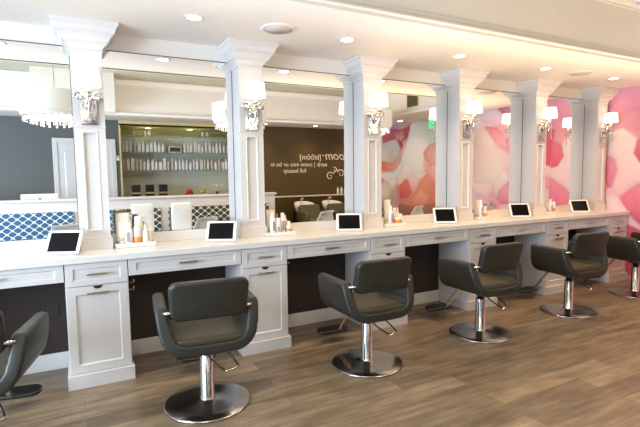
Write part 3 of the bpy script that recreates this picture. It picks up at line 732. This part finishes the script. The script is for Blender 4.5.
for (nm, pa, pb), yf, items in trays:
    a = ony(pa, 235 if nm == 'first' else 228, yf).x; b = ony(pb, 235 if nm == 'first' else 228, yf).x; yb = -.07
    t = empty('product_tray', ((a+b)/2, (yf+yb)/2, .9092), 0, 'low white tray of hair products right of the %s column' % nm, 'tray', 'product trays on the counter')
    hx, hy = (b-a)/2, (yb-yf)/2
    mb = MB()
    def rr(x, y, z): return [(-x, -y, z), (x, -y, z), (x, y, z), (-x, y, z)]
    mb.rings([rr(hx-.008, hy-.008, 0), rr(hx, hy, .003), rr(hx+.006, hy+.004, .034), rr(hx+.002, hy, .034), rr(hx-.004, hy-.004, .006)], smooth=False)
    mb.build('tray_body', M['white'], t)
    plan = []
    for k, (kd, px, w, pb_, pt_, y) in enumerate(items):
        p = ony(px, pb_, y); dep = (p-ORG).dot(FWD)
        h = (pb_-pt_)*dep/FPX; ww = w*dep/FPX*1.1
        lo = (a+.012+ww/2, b-.012-ww/2)
        x = min(max(p.x, lo[0]), lo[1]) if lo[0] < lo[1] else (a+b)/2
        pos = ''
        cnt = [q for q in items if q[0] == kd]
        if len(cnt) > 1:
            hs = sorted(cnt, key=lambda q: q[4]-q[3]); pos = 'taller ' if hs[0] is items[k] else 'shorter '
        y2 = max(min(y, yb-ww/2-.006), yf+ww/2+.01)
        plan.append([kd, x, y2, h, ww, pos+kn[kd]+' right of the %s column' % nm, lo])

    for it in range(300):
        for p in plan:
            for q in plan:
                if p is q: continue
                dx, dy = p[1]-q[1], p[2]-q[2]; L = math.hypot(dx, dy)+1e-6; need = (p[4]+q[4])/2+.004
                if L < need:
                    m_ = (need-L)*.5/L; p[1] += dx*m_; p[2] += dy*m_*1.6; q[1] -= dx*m_; q[2] -= dy*m_*1.6
        for p in plan:
            if p[6][0] < p[6][1]: p[1] = min(max(p[1], p[6][0]), p[6][1])
            p[2] = max(min(p[2], yb-p[4]/2-.006), yf+p[4]/2+.008)
    for p in plan: bottle(p[0], p[1], p[2], p[3], p[4], p[5], 'bottles in the trays')
# ------------------------------------------------------------------ things across the room, seen in the mirrors
# door in the grey wall
d = MB(); d.box(-.31, -.23, YB, YB+.03, 0, 2.14, bev=.004); d.box(.66, .74, YB, YB+.03, 0, 2.14, bev=.004); d.box(-.31, .74, YB, YB+.032, 2.08, 2.16, bev=.004)
door = d.build('door_1', M['paint']); door['kind'] = 'structure'
d = MB(); d.box(-.23, .66, YB, YB+.012, 0.002, 2.08)
for (xa, xb) in ((-.13, .17), (.26, .56)):
    for (za, zb) in ((.2, .85), (1.0, 1.93)):
        d.rings([[(xa, YB+.012, za), (xb, YB+.012, za), (xb, YB+.012, zb), (xa, YB+.012, zb)], [(xa+.02, YB+.02, za+.02), (xb-.02, YB+.02, za+.02), (xb-.02, YB+.02, zb-.02), (xa+.02, YB+.02, zb-.02)]], smooth=False)
d.build('door_leaf', M['paint'], door)
k = MB(); k.lathe([(.001, 0), (.03, 0), (.012, .01), (.012, .03), (.028, .045), (.02, .06), (.001, .06)], mx=Matrix.Translation((-.17, YB+.012, .98)) @ Matrix.Rotation(-PI/2, 4, 'X'), n=20)
k.build('door_knob', M['chrome'], door)
r = empty('thermostat', (.775, YB-.0005, 1.80), 0, 'small white thermostat on the grey wall beside the display niche', 'thermostat')
MB().box(-.028, .028, 0, .02, -.045, .045, bev=.004).build('housing', M['white'], r)
MB().box(-.018, .018, .02, .021, .0, .03).build('display', M['label'], r)

# partition with lattice panels
PY = -4.6
r = empty('partition_counter', (0, PY, 0), 0, 'white half height reception partition with blue and slate lattice fabric panels', 'partition')
pm = MB(); pm.box(-3.28, 3.50, -.10, 0, 0, 1.06); pm.box(3.42, 3.50, -1.19, -.10, 0, 1.06)
pm.build('body', M['paint'], r)
MB().box(-3.29, 3.53, -.14, .03, 1.06, 1.10, bev=.006).build('top_ledge', M['paint'], r)
for a, b, mm in ((-3.2, -1.2, 'lattice'), (-1.13, -.02, 'lattice'), (.05, .62, 'lattice'), (.66, 1.33, 'latticedark'), (1.46, 2.6, 'latticedark'), (2.68, 3.36, 'latticedark')):
    q = MB(); q.box(a, b, 0, .03, .28, .895, bev=.008); q.build('lattice_panel', M[mm], r)
    MB().box(a, b, .0, .42, .18, .42, bev=.03).build('bench_cushion', M['olive'], r)
# reception desk and monitor behind the partition
r = empty('reception_desk', (-.6, -5.05, 0), 0, 'white reception desk behind the lattice partition', 'desk')
MB().box(-.75, .75, -.28, .28, .72, .75, bev=.004).build('desktop', M['paint'], r)
for sx in (-1, 1): MB().box(sx*.72-.02, sx*.72+.02, -.26, .26, 0, .72).build('side_panel', M['paint'], r)
r = empty('computer_monitor', (-.50, -4.98, .7502), 0, 'white computer monitor seen from behind on the reception desk', 'monitor')
MB().slab(.27, .175, .03, .02, .012, mx=Matrix.Translation((0, 0, .255))).build('display_housing', M['white'], r)
MB().box(-.05, .05, -.06, .06, 0, .008, bev=.002).build('foot', M['nickel'], r)
MB().box(-.04, .04, .0, .012, .006, .22).build('stand', M['nickel'], r)
MB().lathe([(.001, 0), (.02, 0), (.02, .003), (.001, .003)], mx=Matrix.Translation((0, .017, .34)) @ Matrix.Rotation(-PI/2, 4, 'X'), n=20).build('rear_disc', M['black'], r)

# white tufted waiting chairs
def make_waiting():
    r = empty('tufted_chair')
    MB().slab(.21, .21, .09, .04, .03, mx=Matrix.Translation((0, .20, .44)) @ Matrix.Rotation(PI/2, 4, 'X'), dome=.015).build('seat', M['whitevinyl'], r)
    MB().slab(.17, .24, .07, .04, .028, mx=Matrix.Translation((0, .02, .76)) @ Matrix.Rotation(-.05, 4, 'X'), dome=.01).build('backrest', M['whitevinyl'], r)
    for ix in (-.1, 0, .1):
        for iz in (.66, .76, .86):
            if ix == 0 and iz != .76 and False: continue
            MB().lathe([(.001, 0), (.009, .001), (.006, .006), (.001, .007)], mx=Matrix.Translation((ix, .066, iz)) @ Matrix.Rotation(-PI/2, 4, 'X'), n=10).build('tuft_button', M['whitevinyl'], r)
    for sx in (-1, 1):
        for y in (.03, .37): MB().lathe([(.012, 0), (.016, .40), (.001, .40)], (sx*.16, y, 0), 10).build('leg', M['wood'], r)
    return r
w = make_waiting(); w.location = (.98, -4.17, 0); tag(w, 'white tufted waiting chair before the lattice partition, left one in the mirror', 'chair', 'white tufted chairs')
w = copy_tree(w); w.location = (1.60, -4.17, 0); tag(w, 'white tufted waiting chair before the lattice partition, right one in the mirror', 'chair', 'white tufted chairs')

# display niche: back with a mirror reflection put into its colour, glass shelves and products
o = MB().box(NX0+.02, NX1-.02, NY+.001, NY+.008, NZ0+.01, 2.3).build('niche_panel', M['nicheback']); tag(o, 'back panel of the lit display niche, coloured as a pale mirror reflection', 'panel')
SH = (2.27, 1.93, 1.57)
for k, z in enumerate(SH):
    o = MB().box(NX0+.001, NX1-.001, -6.42, -6.02, z-.012, z).build('glass_shelf', M['glass'])
    tag(o, ('uppermost', 'middle', 'lowest')[k]+' green-edged glass shelf of the display niche', 'shelf', 'glass shelves in the niche')
def mini(kind, x, y, z, h, w, grp):
    b = empty('display_bottle' if kind != 'box' else 'product_box', (x, y, z+.0005), 0, None, None)
    if kind == 'box':
        MB().box(-w/2, w/2, -w/3, w/3, 0, h, bev=.002).build('carton', M['cream'] if random.random() < .6 else M['white'], b)
    else:
        m = random.choice(('cream', 'white', 'white', 'tan'))
        MB().lathe([(w/2*.95, 0), (w/2, .004), (w/2, h*.74), (w*.3, h*.8)], n=12).build('body', M[m], b)
        MB().lathe([(w*.3, h*.79), (w*.31, h*.82), (w*.27, h)], n=12).build('cap', M['white'], b)
    return tag(b, grp[0], grp[1], grp[2])
for zi, z in ((1, SH[1]), (2, SH[2])):
    x = NX0+.06
    while x < NX1-.06:
        if not (zi == 1 and 1.72 < x < 2.08):
            h = random.choice((.17, .19, .22, .22, .24)); w_ = random.uniform(.052, .066)
            kd = 'box' if random.random() < .25 else 'b'
            nmz = 'middle' if zi == 1 else 'lowest'
            mini(kd, x, -6.12+random.uniform(-.01, .01), z, h, w_, (('pale product carton' if kd == 'box' else 'pale hair product bottle')+' in the row on the %s glass shelf' % nmz, 'bottle' if kd != 'box' else 'box', 'products on the %s glass shelf' % nmz))
        x += random.uniform(.068, .085)
for x in (1.12, 1.32, 1.42, 2.5, 2.6):
    mini('b', x, -6.15, SH[0], .11, .05, ('short pale bottle on the uppermost glass shelf', 'bottle', 'products on the uppermost glass shelf'))
r = empty('framed_sign', (1.90, -6.08, SH[1]+.0005), 0, 'small brown framed sign standing among bottles on the middle glass shelf', 'sign')
MB().box(-.13, .13, -.01, .01, 0, .13, bev=.003).build('frame', M['cream'], r)
MB().box(-.11, .11, .010, .0115, .02, .11).build('sign_face', M['wood'], r)
for k, lb in enumerate(('left', 'middle', 'right')):
    r = empty('gift_box', (1.10+k*.26, -6.02, NZ0+.0005), 0, '%s black gift box on the niche counter' % lb, 'box', 'black boxes in the niche')
    MB().box(-.08, .08, -.05, .05, 0, .38, bev=.004).build('carton', M['black'], r); MB().box(-.082, .082, -.052, .052, .20, .23).build('gold_band', M['gold'], r)
for x, mm, nn in ((2.15, 'red', 'red'), (2.42, 'lime', 'lime green')):
    r = empty('flower_bowl', (x, -6.05, NZ0+.0005), 0, 'round bowl of %s blooms on the niche counter' % nn, 'flowers')
    MB().lathe([(.05, 0), (.09, .05), (.11, .12), (.10, .12), (.02, .02)], n=24).build('bowl', M['porc'], r)
    q = MB()
    for k in range(14):
        a = random.random()*6.28; rr_ = random.random()*.08
        q.lathe([(.005, -.03), (.03, -.015), (.036, .005), (.02, .028), (.002, .032)], (rr_*math.cos(a), rr_*math.sin(a), .15+random.random()*.09), 10)
    q.build('blooms', M[mm], r)
r = empty('flower_vase', (2.75, -6.05, NZ0+.0005), 0, 'dark glass vase of white flowers at the right of the niche counter', 'vase')
MB().lathe([(.04, 0), (.045, .05), (.025, .18), (.035, .2)], n=20).build('vase_body', M['wood'], r)
q = MB()
for k in range(12):
    a = k*2.4; rr_ = .03+.01*k
    q.tube([(0, 0, .18), (rr_*.5*math.cos(a), rr_*.5*math.sin(a), .26), (rr_*math.cos(a), rr_*math.sin(a), .32)], .003, 5)
    q.lathe([(.003, -.02), (.028, -.005), (.03, .01), (.004, .022)], (rr_*math.cos(a), rr_*math.sin(a), .33+.02*math.sin(k)), 8)
q.build('flowers', M['porc'], r)

# brown wall: lettering, rail, wash units
def text(body, x, z, size, shear=0, parent=None, name='lettering', ital=0, off=.0):
    cu = bpy.data.curves.new(name, 'FONT'); cu.body = body; cu.size = size; cu.extrude = .002; cu.shear = ital; cu.offset = off; cu.resolution_u = 3
    o = bpy.data.objects.new(name+'_curve', cu); COL.objects.link(o)
    bpy.context.view_layer.update()
    me = bpy.data.meshes.new_from_object(o.evaluated_get(bpy.context.evaluated_depsgraph_get()))
    COL.objects.unlink(o); bpy.data.objects.remove(o)
    me.materials.clear(); me.materials.append(M['textwhite'])
    t = bpy.data.objects.new(name, me); COL.objects.link(t)
    t.parent = parent; t.location = (x, .003, z); t.rotation_euler = (PI/2, 0, PI)
    return t
r = empty('wall_lettering', (0, YB, 0), 0, 'white script lettering and flourish on the brown wall, reflected in the mirror', 'lettering')
text('Bloom·', 6.08, 1.79, .29, parent=r, name='title_lettering', ital=.3)
text('[blōōm]', 5.19, 1.79, .17, parent=r, name='pronunciation_lettering')
text('verb', 5.36, 1.63, .15, parent=r, name='word_class_lettering', ital=.2)
text('| come into or be in', 5.03, 1.635, .138, parent=r, name='definition_lettering')
text('full beauty', 4.80, 1.49, .14, parent=r, name='definition_lettering', ital=.1)
q = MB()
def spiral(cx, cz, r0, turns, s=1, ph=0, n=40, k=.8):
    return [(cx+s*r0*(1-k*i/n)*math.cos(ph+turns*2*PI*i/n), .006, cz+r0*(1-k*i/n)*math.sin(ph+turns*2*PI*i/n)) for i in range(n)]
for a in ((5.42, 1.40, .10, 1.3, 1, .6), (5.72, 1.46, .10, 1.2, -1, .3), (5.95, 1.50, .12, 1.3, 1, .4), (5.56, 1.55, .06, 1, -1, 1), (5.98, 2.05, .07, 1, 1, 0)):
    q.tube(spiral(*a), [.013*(1-.6*i/40) for i in range(40)], 6)
q.tube([(5.5, .006, 1.45), (5.6, .006, 1.54), (5.75, .006, 1.55), (5.9, .006, 1.48), (6.1, .006, 1.5)], .008, 6)
q.build('flourish', M['textwhite'], r)
r = empty('wash_rail', (0, YB, 0), 0, 'narrow cream ledge along the brown wall above the wash basins', 'ledge')
MB().box(3.56, XR-.01, 0, .06, .935, .965, bev=.004).build('ledge_board', M['cream'], r)
def make_wash():
    r = empty('shampoo_unit')
    q = MB(); rg = []
    for sc, z in ((.55, .58), (.8, .64), (.95, .72), (1, .80), (.93, .80), (.85, .72), (.5, .62)):
        rg.append([(.24*sc*math.cos(2*PI*i/28), .20*sc*math.sin(2*PI*i/28), z+(.05*math.cos(2*PI*i/28-PI/2)*-1 if z > .7 else 0)) for i in range(28)])
    q.rings(rg); q.build('basin', M['porc'], r)
    MB().box(-.10, .10, -.42, -.02, .0, .62, bev=.01).build('pedestal', M['black'], r)
    t = MB(); t.tube([(0, -.17, .78), (0, -.17, .92), (0, -.12, .95), (0, -.06, .90)], .012, 10); t.build('faucet', M['chrome'], r)
    MB().slab(.25, .27, .10, .06, .035, mx=Matrix.Translation((0, .52, .46)) @ Matrix.Rotation(PI/2, 4, 'X')).build('seat', M['olive'], r)
    MB().slab(.25, .2, .10, .06, .035, mx=Matrix.Translation((0, .27, .60)) @ Matrix.Rotation(.35, 4, 'X')).build('backrest', M['olive'], r)
    for s in (-1, 1): MB().slab(.25, .10, .06, .05, .025, mx=Matrix.Translation((s*.28, .48, .56)) @ Matrix.Rotation(PI/2, 4, 'Z')).build('armrest', M['olive'], r)
    MB().box(-.2, .2, .3, .75, .0, .41, bev=.01).build('base', M['black'], r)
    return r
w0 = make_wash()
for i, (x, lb) in enumerate(((4.5, 'olive reclining wash chair with white basin nearest the partition'), (5.2, 'middle olive wash chair with white basin'), (5.95, 'olive wash chair with white basin beside the petal mural'))):
    w = w0 if i == 0 else copy_tree(w0); w.location = (x, -5.32, 0); tag(w, lb, 'wash chair', 'wash chairs against the brown wall')
for k in range(5):
    b = empty('shampoo_bottle', (5.62+k*.10, YB+.032, .9655), 0, 'white shampoo bottle on the ledge above the wash basins', 'bottle', 'shampoo bottles on the ledge')
    MB().lathe([(.026, 0), (.028, .004), (.028, .12), (.012, .14)], n=12).build('body', M['white'], b); MB().lathe([(.012, .14), (.012, .17), (.004, .175)], n=10).build('pump', M['white'], b)

# chandeliers in the tray
def make_chand():
    r = empty('drum_chandelier'); n = 56
    q = MB(); q.lathe([(.42, -.25), (.42, 0)], n=n, caps=False); q.lathe([(.412, -.25), (.412, 0)], n=n, caps=False); q.build('drum_shade', M['drum'], r)
    q = MB(); q.lathe([(.385, -.305), (.412, -.252), (.385, -.245), (.002, -.25)], n=n, caps=False); q.lathe([(.385, -.305), (.375, -.295), (.002, -.295)], n=n, caps=False); q.build('lower_diffuser', M['drum'], r)
    q = MB()
    for ring, (rd, cnt, L) in enumerate(((.37, 30, 3), (.28, 20, 4), (.17, 12, 5))):
        for k in range(cnt):
            a = 2*PI*k/cnt
            for j in range(L): q.lathe([(.002, 0), (.017, -.012), (.002, -.026)], (rd*math.cos(a), rd*math.sin(a), -.305-.028*j), 5, smooth=False)
    tag(q.build('crystal_fringe', M['bead'], r), kind='stuff')
    q = MB(); q.tube([(0, 0, -.25), (0, 0, .55)], .006, 8); q.build('cord', M['chrome'], r)
    MB().lathe([(.07, .55), (.075, .565), (.07, .58)], n=24).build('canopy', M['chrome'], r)
    return r
c0 = make_chand()
for i, (x, lb) in enumerate(((-.16, 'large white drum chandelier with crystal fringe reflected in the leftmost mirror'), (2.33, 'white drum chandelier reflected at both sides of the second column'), (4.72, 'white drum chandelier reflected at the third column'))):
    c = c0 if i == 0 else copy_tree(c0); c.location = (x, -3.1, ZTRAY-.5805); tag(c, lb, 'chandelier', 'drum chandeliers in the tray ceiling')

# vent grille on the tray end face and exit sign
r = empty('air_vent', (XT-.001, -2.70, 2.77), 0, 'dark louvred air vent on the end face of the tray ceiling', 'vent')
MB().box(-.012, 0, -.16, .16, -.16, .16, bev=.003).build('vent_frame', M['goldy'], r)
MB().box(-.014, -.012, -.145, .145, -.145, .145).build('vent_backing', M['slot'], r)
for k in range(9): MB().box(-.022, -.014, -.14, .14, -.135+k*.031, -.125+k*.031).build('slat', M['olive'], r)
r = empty('exit_sign', (6.22, -3.0, ZCEIL), 0, 'green exit sign hanging by the mural', 'exit sign')
MB().box(-.15, .15, -.02, .02, -.22, -.03, bev=.005).build('sign_housing', M['green'], r)
MB().lathe([(.012, -.03), (.012, 0)], n=10).build('mount', M['white'], r)
for rz, yy in ((PI, .0215), (0, -.0235)):
    t = text('EXIT', .115*(1 if rz else -1), -.175, .13, parent=r, name='sign_lettering', off=.002)
    t.location.y = yy; t.rotation_euler = (PI/2, 0, rz)
r.rotation_euler.z = math.radians(50)

# ------------------------------------------------------------------ light
W = bpy.data.worlds.new('world'); SC.world = W; W.use_nodes = True
W.node_tree.nodes['Background'].inputs['Color'].default_value = (.55, .75, 1, 1); W.node_tree.nodes['Background'].inputs['Strength'].default_value = 1.0
COOL = (.66, .83, 1)
lamp('AREA', 'window_daylight', (XL+.03, -2.6, 1.25), 270, COOL, rot=(0, -PI/2, 0), sx=1.4, sy=3.4)
for x in (-.16, 2.33, 4.72):
    l = lamp('AREA', 'chandelier_glow', (x, -3.1, ZTRAY-.5805-.325), 22, (1, .86, .66), rot=(0, 0, 0), sx=.7, sy=.7); l.data.shape = 'DISK'
    lamp('POINT', 'chandelier_uplight', (x, -3.1, ZTRAY-.5805-.12), 4, (1, .86, .66), .04)

lamp('AREA', 'ceiling_fill', (.5, -1.35, 1.95), 11, (1, .90, .83), rot=(PI, 0, 0), sx=4.2, sy=.9)  # added floating fill lamp, unseen from below, brightens the lowered ceiling
lamp('AREA', 'ceiling_fill', (2.4, -4.1, 1.9), 24, (1, .92, .80), rot=(PI, 0, 0), sx=5.5, sy=.5)  # added unseen fill for the tray and the ceiling by the back wall
lamp('AREA', 'ceiling_fill', (4.2, -1.4, 1.85), 26, (1, .76, .50), rot=(PI, 0, 0), sx=3.8, sy=.9)  # added warm fill, unseen, for the ceiling towards the right
# ------------------------------------------------------------------ camera
cam = bpy.data.cameras.new('camera'); cam.sensor_width = 36; cam.lens = FPX/640*36; cam.sensor_fit = 'HORIZONTAL'
co = bpy.data.objects.new('camera', cam); COL.objects.link(co)
R3 = Matrix((RGT, UPV, -FWD)).transposed()
co.matrix_world = Matrix.Translation(ORG) @ R3.to_4x4()
SC.camera = co
SC.view_settings.view_transform = 'Standard'; SC.view_settings.look = 'None'
SC.view_settings.exposure = .34; SC.view_settings.gamma = 1
SC.cycles.max_bounces = 10; SC.cycles.glossy_bounces = 6; SC.cycles.diffuse_bounces = 4
SC.cycles.transmission_bounces = 6; SC.cycles.caustics_reflective = False; SC.cycles.caustics_refractive = False
SC.cycles.sample_clamp_indirect = 6
